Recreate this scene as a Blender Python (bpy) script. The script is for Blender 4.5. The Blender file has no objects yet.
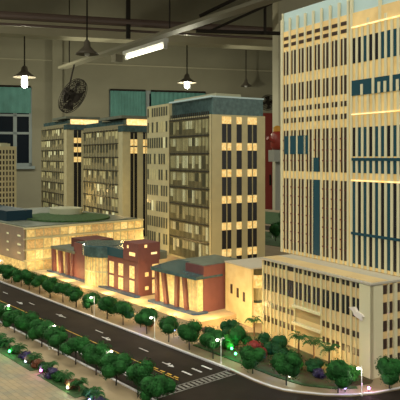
import bpy, math, random
from mathutils import Vector, Matrix
random.seed(7)
C = bpy.context.scene.collection
PI = math.pi
TZ = 0.9            # height of the model board above the floor
HG = TZ + 0.003     # top of the pavements

# ------------------------------------------------------------------ camera
A = math.radians(40.26)
FW = Vector((-math.cos(A), math.sin(A), 0)); RT = Vector((math.sin(A), math.cos(A), 0))
cam = bpy.data.objects.new('camera', bpy.data.cameras.new('camera')); C.objects.link(cam)
cam.location = (0, 0, 1.4)
cam.rotation_euler = (PI/2, 0, math.atan2(RT.y, RT.x))
cam.data.sensor_width = 36; cam.data.lens = 36*620/400
cam.data.shift_y = -43/400; cam.data.clip_start = .02; cam.data.clip_end = 60
bpy.context.scene.camera = cam

# ------------------------------------------------------------------ materials
def mat(name, col, rough=.6, emit=None, es=0., noise=0, nscale=30, metal=0, bump=0, col2=None, trans=0, spec=.5):
    m = bpy.data.materials.new(name); m.use_nodes = True
    nt = m.node_tree; b = nt.nodes['Principled BSDF']
    b.inputs['Roughness'].default_value = rough; b.inputs['Metallic'].default_value = metal
    b.inputs['Specular IOR Level'].default_value = spec
    b.inputs['Base Color'].default_value = (*col, 1)
    if trans: b.inputs['Transmission Weight'].default_value = trans
    if noise or bump or col2:
        tc = nt.nodes.new('ShaderNodeTexCoord'); n = nt.nodes.new('ShaderNodeTexNoise')
        n.inputs['Scale'].default_value = nscale; n.inputs['Detail'].default_value = 4
        nt.links.new(tc.outputs['Object'], n.inputs['Vector'])
        r = nt.nodes.new('ShaderNodeValToRGB')
        r.color_ramp.elements[0].position = .35; r.color_ramp.elements[1].position = .65
        c2 = col2 or tuple(min(1, c*(1+noise)) for c in col)
        r.color_ramp.elements[0].color = (*[c*(1-noise) for c in col], 1); r.color_ramp.elements[1].color = (*c2, 1)
        nt.links.new(n.outputs['Fac'], r.inputs['Fac']); nt.links.new(r.outputs['Color'], b.inputs['Base Color'])
        if bump:
            bp = nt.nodes.new('ShaderNodeBump'); bp.inputs['Strength'].default_value = bump; bp.inputs['Distance'].default_value = .01
            nt.links.new(n.outputs['Fac'], bp.inputs['Height']); nt.links.new(bp.outputs['Normal'], b.inputs['Normal'])
    if emit:
        b.inputs['Emission Color'].default_value = (*emit, 1); b.inputs['Emission Strength'].default_value = es
    return m

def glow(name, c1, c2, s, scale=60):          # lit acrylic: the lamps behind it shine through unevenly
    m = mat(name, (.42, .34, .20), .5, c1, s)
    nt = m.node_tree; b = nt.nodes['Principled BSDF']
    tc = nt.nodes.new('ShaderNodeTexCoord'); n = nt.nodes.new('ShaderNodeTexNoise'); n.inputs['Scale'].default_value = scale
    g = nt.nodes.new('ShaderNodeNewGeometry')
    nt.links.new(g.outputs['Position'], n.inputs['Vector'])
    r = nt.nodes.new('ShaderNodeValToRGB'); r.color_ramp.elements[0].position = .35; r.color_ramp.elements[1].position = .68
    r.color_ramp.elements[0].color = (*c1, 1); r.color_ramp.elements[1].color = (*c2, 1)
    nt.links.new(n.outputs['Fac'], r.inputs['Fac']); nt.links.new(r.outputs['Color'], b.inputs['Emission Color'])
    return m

M = {}
M['cream'] = mat('cream_card', (.57, .52, .32), .6, noise=.04, nscale=20)
M['cream_fin'] = mat('cream_fin', (.67, .62, .425), .55)
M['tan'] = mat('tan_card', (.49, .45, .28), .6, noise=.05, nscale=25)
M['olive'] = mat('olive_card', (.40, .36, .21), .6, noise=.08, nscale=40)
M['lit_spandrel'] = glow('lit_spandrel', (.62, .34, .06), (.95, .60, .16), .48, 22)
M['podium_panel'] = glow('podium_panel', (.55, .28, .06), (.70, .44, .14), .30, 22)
M['annex'] = glow('annex_lit_wall', (.70, .36, .05), (.95, .62, .18), .42, 30)  # emission put into the annex wall for its lit look
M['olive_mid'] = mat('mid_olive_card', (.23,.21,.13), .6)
M['navy'] = mat('dark_blue_glass', (.010,.035,.055), .55, spec=.2)
M['fin_dark'] = mat('dark_olive_fin', (.10,.095,.055), .5)
M['gold_dark'] = glow('dim_golden_glass', (.25, .09, .01), (.80, .42, .10), .50, 110)
M['gallery'] = mat('shaded_gallery_card', (.36,.25,.12), .6)  # tan card darkened for the shade of a recess
M['dark'] = mat('dark_glass', (.018, .018, .022), .25)
M['brown_glass'] = mat('brown_glass', (.05, .028, .02), .3)
M['teal'] = mat('teal_glass', (.02, .07, .10), .2)
M['teal_light'] = mat('pale_teal_acrylic', (.42, .55, .55), .3, (.5, .65, .65), .16)
M['teal_roof'] = mat('teal_roof_glass', (.045, .09, .10), .25, noise=.25, nscale=60)
M['crown_glass'] = mat('crown_glass', (.10,.17,.18), .25, noise=.2, nscale=50)
M['roof_grey'] = mat('grey_green_roof', (.13, .15, .12), .6, noise=.15, nscale=30)
M['roof_cream'] = mat('pale_roof_slab', (.42, .42, .30), .6)
M['ledge'] = mat('dark_ledge', (.03, .028, .022), .5)
M['parapet'] = mat('grey_parapet', (.47, .43, .36), .5)
M['pane_grey'] = mat('grey_pane', (.07, .075, .055), .3)
M['pane_green'] = glow('green_lit_pane', (.13, .16, .06), (.34, .38, .16), .45, 40)
M['pane_pale'] = glow('pale_lit_pane', (.45, .50, .25), (.65, .70, .42), .7, 50)
M['amber'] = glow('amber_lit_window', (.80, .40, .06), (1, .78, .32), .85, 120)
M['amber_hot'] = glow('bright_amber_window', (1, .56, .14), (1, .80, .42), 1.25, 70)
M['gold'] = glow('golden_lit_glass', (.45, .23, .03), (1, .70, .20), .62, 85)
M['brick'] = mat('brick_red', (.165, .058, .058), .6, noise=.06, nscale=50)
M['brick_dark'] = mat('dark_brick_red', (.13, .042, .036), .6, noise=.06, nscale=50)
M['mauve'] = mat('mauve_grey_card', (.30, .23, .18), .6, noise=.05)
M['blue_edge'] = mat('blue_edge', (.03, .07, .14), .4)
M['asphalt'] = mat('asphalt', (.020, .0145, .011), .8, noise=.25, nscale=14, spec=.15)
M['paint_white'] = mat('white_road_paint', (.60, .59, .62), .6, noise=.3, nscale=150)
M['paint_grey'] = mat('worn_grey_paint', (.22, .21, .20), .7, noise=.3, nscale=100)
M['paint_yellow'] = mat('yellow_road_paint', (.50, .30, .04), .6, noise=.3, nscale=120)
M['kerb'] = mat('white_kerb', (.75, .73, .78), .5)
M['pave'] = mat('beige_paving', (.29, .22, .135), .7, noise=.12, nscale=16)
M['lit_terrace_stone'] = mat('lit_terrace_stone', (.50,.38,.22), .7, noise=.1, nscale=30)  # paving colour lightened and warmed to look lit
M['grass'] = mat('grass_green', (.03, .08, .02), .9, noise=.4, nscale=90)
M['soil'] = mat('brown_bed', (.10, .045, .02), .9, noise=.4, nscale=70, col2=(.05, .07, .02))
M['leaf'] = mat('leaf_green', (.014, .085, .017), .75, spec=.2, noise=.45, nscale=45)
M['leaf_bright'] = mat('leaf_bright_green', (.04, .22, .03), .7, spec=.2, noise=.4, nscale=50)
M['leaf_dark'] = mat('leaf_dark_green', (.010, .060, .018), .75, spec=.2, noise=.3, nscale=45)
M['leaf_red'] = mat('leaf_red', (.22, .015, .012), .6, noise=.4, nscale=50)
M['leaf_purple'] = mat('leaf_purple', (.03, .02, .08), .6, noise=.4, nscale=50)
M['leaf_rust'] = mat('leaf_rust', (.14, .045, .02), .6, noise=.4, nscale=50)
M['bark'] = mat('bark', (.022, .016, .014), .8)
M['bark_tan'] = mat('palm_bark', (.12, .07, .035), .8)
M['white'] = mat('white_enamel', (.62, .62, .60), .4)
M['lamp_on'] = mat('street_lamp_glow', (1, .95, .85), .4, (1, .90, .75), 9)
M['bulb'] = mat('lit_bulb', (1, 1, 1), .4, (1, 1, .84), 14)
M['tube'] = mat('lit_tube', (1, 1, 1), .4, (1, .98, .72), 3.2)
M['plaster'] = mat('grey_green_plaster', (.27, .255, .185), .85, noise=.10, nscale=1.3)
M['plaster_light'] = mat('painted_beam', (.44, .41, .30), .8, noise=.1, nscale=1.5)
M['ceil'] = mat('brown_ceiling', (.27, .22, .15), .9, noise=.15, nscale=1)
M['floor'] = mat('grey_concrete_floor', (.26, .25, .20), .8, noise=.2, nscale=2)
M['pipe'] = mat('brown_pipe', (.12, .085, .075), .35, metal=.2)
M['steel_dark'] = mat('dark_steel', (.022, .018, .015), .8, spec=.2)
M['tray'] = mat('galvanised_tray', (.22, .205, .15), .5)
M['shade'] = mat('grey_enamel_shade', (.11, .095, .075), .45)
M['curtain'] = mat('teal_blind', (.10, .26, .24), .8, noise=.14, nscale=5)
M['frame'] = mat('grey_window_frame', (.24, .29, .30), .5)
M['night'] = mat('night_glass', (.007, .012, .020), .5, spec=.05)
M['red_metal'] = mat('dark_red_metal', (.34, .05, .045), .5)
M['red'] = mat('red_enamel', (.28, .03, .02), .4)
M['yellow'] = mat('yellow_enamel', (.6, .28, .02), .4)
M['grey_pipe'] = mat('grey_pipe', (.27, .27, .24), .5)
M['board'] = mat('dark_board', (.08, .05, .03), .6)
M['paper_white'] = mat('white_plastic', (.75, .68, .66), .5)
for n, c in (('green', (.1, 1, .3)), ('blue', (.2, .35, 1)), ('magenta', (1, .2, .8)), ('warmw', (1, .9, .7)), ('violet', (.5, .4, 1)), ('coolw', (.7, .85, 1))):
    M['led_'+n] = mat('led_'+n, c, .4, c, 7)

def paving():      # square paving slabs with slightly different tints
    m = mat('plaza_paving', (.33, .26, .17), .7); nt = m.node_tree; b = nt.nodes['Principled BSDF']
    tc = nt.nodes.new('ShaderNodeTexCoord'); br = nt.nodes.new('ShaderNodeTexBrick')
    br.inputs['Scale'].default_value = 20; br.inputs['Mortar Size'].default_value = .012; br.offset = .5
    br.inputs['Color1'].default_value = (.33, .27, .18, 1); br.inputs['Color2'].default_value = (.26, .22, .15, 1); br.inputs['Mortar'].default_value = (.20, .16, .11, 1)
    n = nt.nodes.new('ShaderNodeTexNoise'); n.inputs['Scale'].default_value = 22; n.inputs['Detail'].default_value = 3
    r = nt.nodes.new('ShaderNodeValToRGB'); r.color_ramp.elements[0].color = (.80, .86, .92, 1); r.color_ramp.elements[1].color = (1.1, 1.0, .88, 1)
    r.color_ramp.elements[0].position = .38; r.color_ramp.elements[1].position = .62
    mx = nt.nodes.new('ShaderNodeMix'); mx.data_type = 'RGBA'; mx.blend_type = 'MULTIPLY'; mx.inputs[0].default_value = .8
    nt.links.new(tc.outputs['Object'], br.inputs['Vector']); nt.links.new(tc.outputs['Object'], n.inputs['Vector'])
    nt.links.new(n.outputs['Fac'], r.inputs['Fac']); nt.links.new(br.outputs['Color'], mx.inputs[6]); nt.links.new(r.outputs['Color'], mx.inputs[7])
    nt.links.new(mx.outputs[2], b.inputs['Base Color'])
    return m
M['plaza'] = paving()

# ------------------------------------------------------------------ mesh helpers
class MB:
    def __init__(s): s.v = []; s.f = []; s.sm = False
    def box(s, x0, y0, z0, x1, y1, z1):
        n = len(s.v)
        s.v += [(x0,y0,z0),(x1,y0,z0),(x1,y1,z0),(x0,y1,z0),(x0,y0,z1),(x1,y0,z1),(x1,y1,z1),(x0,y1,z1)]
        s.f += [tuple(n+i for i in q) for q in ((3,2,1,0),(4,5,6,7),(0,1,5,4),(1,2,6,5),(2,3,7,6),(3,0,4,7))]; return s
    def prism(s, poly, z0, z1):
        n = len(s.v); k = len(poly)
        s.v += [(x,y,z0) for x,y in poly] + [(x,y,z1) for x,y in poly]
        s.f.append(tuple(n+k-1-i for i in range(k))); s.f.append(tuple(n+k+i for i in range(k)))
        for i in range(k): j = (i+1) % k; s.f.append((n+i, n+j, n+k+j, n+k+i))
        return s
    def hexa(s, lo, hi):     # 4 bottom pts + 4 top pts (x,y,z)
        n = len(s.v); s.v += list(lo)+list(hi)
        s.f += [tuple(n+i for i in q) for q in ((3,2,1,0),(4,5,6,7),(0,1,5,4),(1,2,6,5),(2,3,7,6),(3,0,4,7))]; return s
    def tube(s, pts, r, n=8, r2=None):
        pts = [Vector(p) for p in pts]; b0 = len(s.v); m = len(pts)
        for i, p in enumerate(pts):
            t = (pts[min(i+1, m-1)] - pts[max(i-1, 0)]).normalized()
            a = t.orthogonal().normalized() if abs(t.z) > .99 else t.cross(Vector((0,0,1))).normalized()
            b = t.cross(a); rr = r if r2 is None else r + (r2-r)*i/(m-1)
            for k in range(n):
                q = p + a*math.cos(2*PI*k/n)*rr + b*math.sin(2*PI*k/n)*rr; s.v.append(tuple(q))
        for i in range(m-1):
            for k in range(n):
                l = (k+1) % n; s.f.append((b0+i*n+k, b0+i*n+l, b0+(i+1)*n+l, b0+(i+1)*n+k))
        s.f.append(tuple(b0+k for k in reversed(range(n)))); s.f.append(tuple(b0+(m-1)*n+k for k in range(n)))
        return s
    def lathe(s, prof, n=20, c=(0,0)):
        b0 = len(s.v); m = len(prof)
        for r, z in prof:
            for k in range(n): s.v.append((c[0]+r*math.cos(2*PI*k/n), c[1]+r*math.sin(2*PI*k/n), z))
        for i in range(m-1):
            for k in range(n):
                l = (k+1) % n; s.f.append((b0+i*n+k, b0+i*n+l, b0+(i+1)*n+l, b0+(i+1)*n+k))
        s.f.append(tuple(b0+k for k in reversed(range(n)))); s.f.append(tuple(b0+(m-1)*n+k for k in range(n)))
        return s
    def ball(s, c, r, n=8, sz=1):
        prof = [(max(1e-5, r*math.sin(PI*i/n)), c[2]-sz*r*math.cos(PI*i/n)) for i in range(n+1)]
        return s.lathe(prof, n*2 if n < 8 else 14, (c[0], c[1]))
    def quad(s, c, u, v):
        n = len(s.v); c = Vector(c)
        s.v += [tuple(c-u-v), tuple(c+u-v), tuple(c+u+v), tuple(c-u+v)]; s.f.append((n,n+1,n+2,n+3)); return s
    def leaf(s, c, u, v):    # folded leaf: two planes with thickness given by the fold
        n = len(s.v); c = Vector(c); w = u.cross(v).normalized()*u.length*.5
        s.v += [tuple(c-v), tuple(c+u+w), tuple(c+v), tuple(c-u+w)]; s.f += [(n,n+1,n+2),(n,n+2,n+3)]; return s
    def mesh(s, name, m):
        me = bpy.data.meshes.new(name); me.from_pydata(s.v, [], s.f); me.update()
        me.materials.append(m)
        if s.sm:
            for p in me.polygons: p.use_smooth = True
        return me
    def build(s, name, m, parent=None, **kw):
        o = bpy.data.objects.new(name, s.mesh(name, m if not isinstance(m, str) else M[m])); C.objects.link(o)
        o.parent = parent
        for k, v in kw.items(): o[k] = v
        return o

def thing(name, label, cat, loc=(0,0,0), rz=0, group=None):
    o = bpy.data.objects.new(name, None); C.objects.link(o); o.empty_display_size = .05
    o.location = loc; o.rotation_euler = (0,0,rz); o['label'] = label; o['category'] = cat
    if group: o['group'] = group
    return o
def tag(o, label, cat, group=None):
    o['label'] = label; o['category'] = cat
    if group: o['group'] = group
    return o
def struct(o): o['kind'] = 'structure'; return o
_unit = {}
def many(root, name, items, default=None):
    """boxes (x0,y0,z0,x1,y1,z1[,material]); each its own part, the smallest past 98 gathered as stuff"""
    its = [tuple(i) if len(i) == 7 else (*i, default) for i in items]
    vol = lambda b: max((b[3]-b[0]), (b[4]-b[1]))*(b[5]-b[2])
    its.sort(key=vol, reverse=True)
    for b in its[:98]:
        key = (name, b[6])
        if key not in _unit: _unit[key] = MB().box(-.5,-.5,-.5,.5,.5,.5).mesh(name, M[b[6]])
        o = bpy.data.objects.new(name, _unit[key]); C.objects.link(o); o.parent = root
        o.location = ((b[0]+b[3])/2, (b[1]+b[4])/2, (b[2]+b[5])/2); o.scale = (b[3]-b[0], b[4]-b[1], b[5]-b[2])
    rest = {}
    for b in its[98:]: rest.setdefault(b[6], MB()).box(*b[:6])
    for k, mb in rest.items(): mb.build(name, k, root, kind='stuff')
def copy_tree(o, parent=None):
    c = o.copy(); C.objects.link(c); c.parent = parent
    for ch in list(o.children): copy_tree(ch, c)
    return c
def light(name, typ, loc, power, col=(1,1,1), size=.01, parent=None, rot=None, size_y=None):
    l = bpy.data.lights.new(name, typ); l.energy = power; l.color = col
    if typ == 'AREA':
        l.size = size
        if size_y: l.shape = 'RECTANGLE'; l.size_y = size_y
    else: l.shadow_soft_size = size
    o = bpy.data.objects.new(name, l); C.objects.link(o); o.location = loc; o.parent = parent
    if rot: o.rotation_euler = rot
    return o
WARM = (1, .67, .25)

# ------------------------------------------------------------------ the model board and its ground
TROT = math.radians(-9.76)     # the towers stand turned a little against the street
tb = thing('display_table', 'large low display table carrying the whole architectural city model', 'table', (0, 0, 0))
MB().box(-5.7, .22, TZ-.06, .15, 4.3, TZ-.0005).build('table_top', 'board', tb)
for (lx, ly) in ((-5.5,.4), (-.1,.4), (-5.5,4.1), (-.1,4.1), (-2.8,.4), (-2.8,4.1)):
    MB().box(lx-.05, ly-.05, 0, lx+.05, ly+.05, TZ-.06).build('leg', 'board', tb)

road = struct(MB().prism([(-5.7,.74),(.15,.22),(.15,4.3),(-.68,4.3),(-.68,1.0),(-5.7,1.0)], TZ-.0004, TZ+.0006).build('road', 'asphalt'))
road.data = MB().box(-5.7,.735,TZ-.0004,.15,1.0,TZ+.0006).box(-.97,.22,TZ-.0004,.15,.735,TZ+.0006).box(-.99,1.0,TZ-.0004,.15,4.3,TZ+.0006).mesh('road', M['asphalt'])
far_edge = [(-5.7,.99),(-1.06,.99),(-.975,.982),(-.926,.983),(-.892,.990),(-.862,1.006),(-.82,1.035),(-.784,1.073),(-.756,1.125),(-.738,1.187),(-.715,1.30),(-.70,1.45),(-.69,1.8),(-.69,4.3)]
near_edge = [(-5.7,.75),(-1.02,.75),(-.985,.742),(-.965,.72),(-.955,.69),(-.955,.22)]
struct(MB().prism(far_edge + [(-5.7,4.3)], TZ-.0004, HG).build('pavement', 'pave'))
struct(MB().prism(list(reversed(near_edge)) + [(-5.7,.695),(-5.7,.685),(-.955,.22)][:0] + [(-5.7,.22)][:1], TZ-.0004, HG).build('pavement', 'pave'))
struct(MB().box(-5.7,.222,HG-.0006,-.975,.632,HG+.0008).build('plaza_floor', 'plaza'))
def strip(path, w, z0, z1, name, m, gap=None):
    mb = MB()
    for (a, b) in zip(path[:-1], path[1:]):
        a = Vector(a); b = Vector(b); L = (b-a).length; t = (b-a)/L; n = Vector((-t.y, t.x))*w/2
        if gap:
            k = max(1, round(L/gap))
            segs = [(i/k, (i+.62)/k) for i in range(k)]
        else: segs = [(0, 1)]
        for s0, s1 in segs:
            p = a+t*L*s0; q = a+t*L*s1
            mb.prism([tuple(p-n), tuple(q-n), tuple(q+n), tuple(p+n)], z0, z1)
    return mb.build(name, m)
def off(path, d):
    out = []
    for i, p in enumerate(path):
        a = Vector(path[max(0,i-1)]); b = Vector(path[min(len(path)-1,i+1)]); t = (b-a).normalized()
        out.append((p[0]-t.y*d, p[1]+t.x*d))
    return out
struct(strip(off(far_edge[:2], .003), .006, TZ, HG+.0016, 'kerb', 'kerb'))
struct(strip(off(far_edge[1:], .003), .0055, TZ, HG+.0016, 'kerb', 'kerb'))
struct(strip(off(near_edge, -.003), .006, TZ, HG+.0016, 'kerb', 'kerb'))
MR = TZ+.0006
def mark(name, polys, m='paint_white'):
    mb = MB()
    for p in polys: mb.prism(p, MR-.0001, MR+.0004)
    return mb.build(name, m, road)
def rect(x0,y0,x1,y1): return [(x0,y0),(x1,y0),(x1,y1),(x0,y1)]
mark('median_line', [rect(-5.7,.8605,-1.22,.8635)], 'paint_yellow')
mark('median_line', [rect(-1.22+.026*i,.8655,-1.22+.026*i+.016,.870) for i in range(5)] + [rect(-1.22,.8585,-1.09,.8605)], 'paint_yellow')
mark('crosswalk', [rect(-1.066,.755,-1.0635,.985), rect(-1.0375,.755,-1.035,.985)] + [rect(-1.0605,.760+.0125*i,-1.0405,.766+.0125*i) for i in range(18)], 'paint_grey')
for x0, x1, y in ((-1.24,-1.11,.785), (-1.20,-1.10,.822), (-1.42,-1.30,.785), (-5.2,-1.46,.785)):
    if x1-x0 < .3: mark('lane_line', [rect(x0,y,x1,y+.004)])
for y in (.90,.93,.96): mark('lane_dash', [rect(-1.13,y,-1.095,y+.005)])
for i in range(14): mark('lane_dash', [rect(-1.34-.22*i,.925,-1.30-.22*i,.928)])
for (x, y) in ((-1.47,.905),(-1.78,.925),(-2.02,.90),(-1.19,.905),(-1.22,.80),(-2.5,.925),(-2.9,.90)):
    mark('lane_arrow', [rect(x-.020,y-.0015,x+.014,y+.0015), [(x+.010,y-.007),(x+.026,y),(x+.010,y+.007)], [(x-.006,y+.0015),(x+.003,y+.0015),(x+.003,y+.009),(x-.003,y+.010)]])
# planting beds
struct(MB().prism([(-1.26,1.052),(-.96,1.044),(-.89,1.05),(-.845,1.08),(-.81,1.12),(-.795,1.165),(-.802,1.183),(-1.23,1.255),(-1.30,1.19)], HG-.001, HG+.0015).build('planting_bed', 'soil'))
struct(strip([(-1.26,1.047),(-.96,1.038),(-.885,1.045),(-.835,1.077),(-.80,1.12)], .010, HG-.001, HG+.002, 'grass_edge', 'grass'))
for x0, x1 in ((-1.72,-1.50),(-1.50,-1.35),(-1.315,-1.14),(-1.12,-.99),(-2.6,-1.76)):
    struct(MB().box(x0,.628,HG-.001,x1,.676,HG+.002).build('grass_strip', 'grass'))
struct(MB().box(-5.6,1.03,HG-.001,-2.56,1.08,HG+.002).build('grass_strip', 'grass'))
struct(MB().prism([(-2.42,1.135),(-1.36,1.135),(-1.36,1.42),(-2.42,1.42)], HG-.001, HG+.022).build('terrace', 'lit_terrace_stone'))
struct(MB().box(-3.6,2.55,HG-.001,-1.0,3.0,HG+.002).build('grass_strip', 'grass'))
struct(MB().box(-4.2,3.35,HG-.001,-1.0,4.1,HG+.002).build('grass_strip', 'grass'))
struct(MB().box(-5.6,3.08,TZ-.0004,-.7,3.27,HG+.0006).build('rear_road', 'asphalt'))
TERR = HG+.022

# ------------------------------------------------------------------ the tall tower on its podium
def winA(x0, x1, z0, z1, m, y=0, t=.0015): return (x0, y-t, z0, x1, y+.004, z1, m)
def winB(y0, y1, z0, z1, m, x=0, t=.0015): return (x-.004, y0, z0, x+t, y1, z1, m)

pod = thing('office_podium', 'cream five storey podium block with paired dark windows below the tallest tower', 'model building', (-.813,1.191,HG), TROT)
PL, PW, PH = .4115, .52, .2145
MB().box(-PL,0,0,0,PW,PH-.006).build('body', 'podium_panel', pod)
MB().box(-PL-.004,-.007,PH-.0045,.006,PW,PH).build('roof_slab', 'parapet', pod)
MB().box(-PL,.004,PH,0,.055,PH+.0012).build('roof_deck', 'podium_panel', pod)
bay = .0342; wins = []; fins = []
rowsA = ((.196,.208,'dark'), (.128,.172,'dark'), (.081,.095,'brown_glass'), (.040,.056,'brown_glass'))
x0 = -PL+.006
nb = 11
for b in range(nb):
    xb = x0 + b*bay
    fins.append((xb, -.0028, 0, xb+.0058, .002, PH-.006))
    fins.append((xb+.0168, -.0022, .020, xb+.0205, .002, PH-.006 if b != 3 else .100))
    for i, (z0, z1, m) in enumerate(rowsA):
        if b == 3 and i in (0, 1): wins.append(winA(xb+.0068, xb+.0335, z0, z1, m)); continue
        if 4 <= b <= 6 and i >= 2: continue
        wins.append(winA(xb+.0072, xb+.0155, z0, z1, m)); wins.append(winA(xb+.0210, xb+.0300, z0, z1, m))
fins = [f for f in fins if not (x0+4*bay-.0005+.01 < f[0] < x0+7*bay-.001 and False)]
many(pod, 'window', wins)
for z0, z1 in ((.081,.106),(.030,.062)):
    MB().box(x0+4*bay+.004,-.0012,z0,x0+7*bay-.002,.004,z1).build('shaded_gallery', 'gallery', pod)  # set on the wall; the recess shade is in its darker colour
many(pod, 'fin', [(f[0], f[1], (.110 if x0+4*bay+.004 < f[0] < x0+7*bay-.004 else f[2]), *f[3:]) for f in fins], 'cream')
MB().box(x0+4*bay-.002,-.008,.106,x0+7*bay+.004,.002,.112).build('balcony_band', 'cream_fin', pod)
MB().box(x0+4*bay-.002,-.008,.062,x0+7*bay+.004,.002,.068).build('balcony_band', 'cream_fin', pod)
MB().box(-.030,-.0065,0,.0035,.004,PH-.006).build('corner_pier', 'cream_fin', pod)
MB().box(-.001,-.006,0,.0035,.034,PH-.006).build('corner_pier', 'cream_fin', pod)
bw = []
for k in range(11):
    for z0, z1 in ((.185,.205),(.140,.166),(.100,.124),(.060,.083),(.022,.044)):
        for o in ((.036, .054) if k < 9 else (.036,)): bw.append(winB(o+k*.043, o+.0125+k*.043, z0, z1, 'brown_glass'))
many(pod, 'side_window', bw)
many(pod, 'side_fin', [(-.001,.050+k*.043,.0,.005,.053+k*.043,PH-.006) for k in range(11)] + [(-.001,.068+k*.043,.0,.006,.078+k*.043,PH-.006) for k in range(10)], 'cream_fin')

tw = thing('office_tower', 'tallest cream model tower with close vertical fins and glowing yellow floor bands', 'model building', (-1.249,1.378,HG+PH+.0014), TROT)
Z0 = PH + .003
def tz(z): return z - Z0     # height above the board -> above the podium roof
TL, TW, TT = .458, .40, .905
MB().box(0,0,0,TL,TW,tz(.868)).build('body', 'lit_spandrel', tw)
MB().box(.003,.004,tz(.868),TL,TW,tz(TT+.02)).build('glass_crown', 'teal_light', tw)
MB().box(-.002,.45*0+.0,tz(.868),.001,TW,tz(TT+.02)).build('crown_edge', 'cream_fin', tw)
S1 = .2852; bay = (S1-.012)/8
wins = []; fins = [(-.003,-.004,0,.007,.002,tz(.905))]
rows1 = ((.842,.852,'brown_glass'),(.822,.832,'brown_glass'),(.739,.808,'brown_glass'),(.663,.712,'brown_glass'),(.631,.645,'brown_glass'),(.598,.612,'brown_glass'))
for b in range(8):
    xb = .010 + b*bay
    fins.append((xb+bay-.0105, -.0030, 0, xb+bay-.0035, .002, tz(.905) if b < 7 else tz(.905)))
    for z0, z1, m in rows1:
        if z0 > .82: wins.append(winA(xb, xb+bay-.0108, tz(z0), tz(z1), m)); continue
        wins.append(winA(xb, xb+.0080, tz(z0), tz(z1), m)); wins.append(winA(xb+.0128, xb+bay-.0108, tz(z0), tz(z1), m))
    for z0, z1 in ((.458,.576), (.228,.436)):
        for a, c in ((xb, xb+.0080), (xb+.0128, xb+bay-.0108)):
            wins.append(winA(a, c, tz(z0), tz(z1), 'brown_glass'))
many(tw, 'window', wins)
many(tw, 'mullion', [(.0100+b*bay+.0082, -.0024, 0, .0100+b*bay+.0126, .002, tz(.812)) for b in range(8)] , 'cream_fin')
sp = []
for z0, z1, dz in ((.458,.576,.029), (.228,.436,.026)):     # floor edges seen as short red-brown bars across the tall windows
    z = z0+dz
    while z < z1-.005:
        sp.append((.006, -.0022, tz(z), S1-.006, .002, tz(z+.0035))); z += dz
many(tw, 'floor_edge', sp, 'brick_dark')
for a, c, z0, z1 in ((.012,.118,.507,.560), (.135,.165,.458,.497), (.140,.168,.228,.436)):
    MB().box(a,-.0030,tz(z0),c,.003,tz(z1)).build('teal_glass_panel', 'teal', tw)
# right-hand section with wider fins
w2 = []
x = S1; k = 0
while x < TL-.009:
    fins.append((x, -.0034, 0, x+.0074, .002, tz(.905) if k % 5 == 0 else tz(.828 if k % 3 else .846)))
    gm = 'teal' if k > 4 or k in (2,) else 'dark'
    w2.append(winA(x+.0076, min(x+.0192, TL-.001), tz(.738), tz(.803), gm))
    w2.append(winA(x+.0076, min(x+.0192, TL-.001), tz(.50), tz(.574), 'teal' if k % 3 else 'dark'))
    w2.append(winA(x+.0076, min(x+.0192, TL-.001), tz(.458), tz(.49), 'teal'))
    w2.append(winA(x+.0076, min(x+.0192, TL-.001), tz(.226), tz(.436), 'dark' if k % 2 else 'teal'))
    x += .0192; k += 1
many(tw, 'wide_window', w2)
many(tw, 'fin', fins, 'cream_fin')
MB().box(S1+.006,-.0040,tz(.655),TL,.003,tz(.694)).build('sky_garden_glass', 'teal', tw)
many(tw, 'short_fin', [(S1+.0192*i, -.0060, tz(.655), S1+.0192*i+.0074, -.0035, tz(.694 if i % 3 == 1 else .682)) for i in range(1, 9) if i not in (1, 3)], 'cream_fin')
MB().box(S1+.006,-.0042,tz(.489),TL,.003,tz(.4965)).build('teal_rail', 'teal', tw)
MB().box(S1+.004,-.0042,tz(.300),TL,.003,tz(.307)).build('teal_rail', 'teal', tw)
MB().box(S1+.004,-.0038,tz(.437),TL,.003,tz(.4405)).build('light_strip', 'amber_hot', tw)
MB().box(S1+.006,-.0050,tz(.606),TL,.003,tz(.609)).build('light_strip', 'amber_hot', tw)
MB().box(S1+.006,-.0050,tz(.829),TL,.003,tz(.832)).build('light_strip', 'amber_hot', tw)

many(tw, 'side_window', [winB(.020+k*.038, .045+k*.038, tz(z0), tz(z1), 'dark', x=TL) for k in range(10) for z0, z1 in ((.738,.803),(.655,.694),(.598,.645),(.50,.574),(.458,.49),(.340,.436),(.228,.326))])
many(tw, 'side_fin', [(TL-.002,.006+k*.038,0,TL+.004,.014+k*.038,tz(.846)) for k in range(11)], 'cream_fin')
# white bird-like ornament on the podium front
orn = MB()
def opoint(u, z, y): return (u, y, z)
body = [(-.020,.012),(-.012,.0145),(-.004,.017),(.001,.008),(.0125,.004),(.017,-.001),(.0125,-.004),(.013,-.012),(.003,-.008),(-.006,-.004),(-.009,.004)]
k = len(body)
orn.v = [opoint(a, b, -.0165 - .003*(1-abs(a)/.02)) for a, b in body] + [opoint(a, b, -.0125) for a, b in body]
orn.f = [tuple(range(k)), tuple(reversed(range(k, 2*k)))] + [(i, k+i, k+(i+1) % k, (i+1) % k) for i in range(k)]
o = orn.build('wall_ornament', 'paper_white'); o.scale = (1.3,1,.9); o.location = (-.813-.9855*.034, 1.191+.1695*.034+.008, HG+.138); o.rotation_euler = (0,0,TROT)
tag(o, 'small white bird-shaped ornament on the cream podium front', 'ornament')

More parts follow.
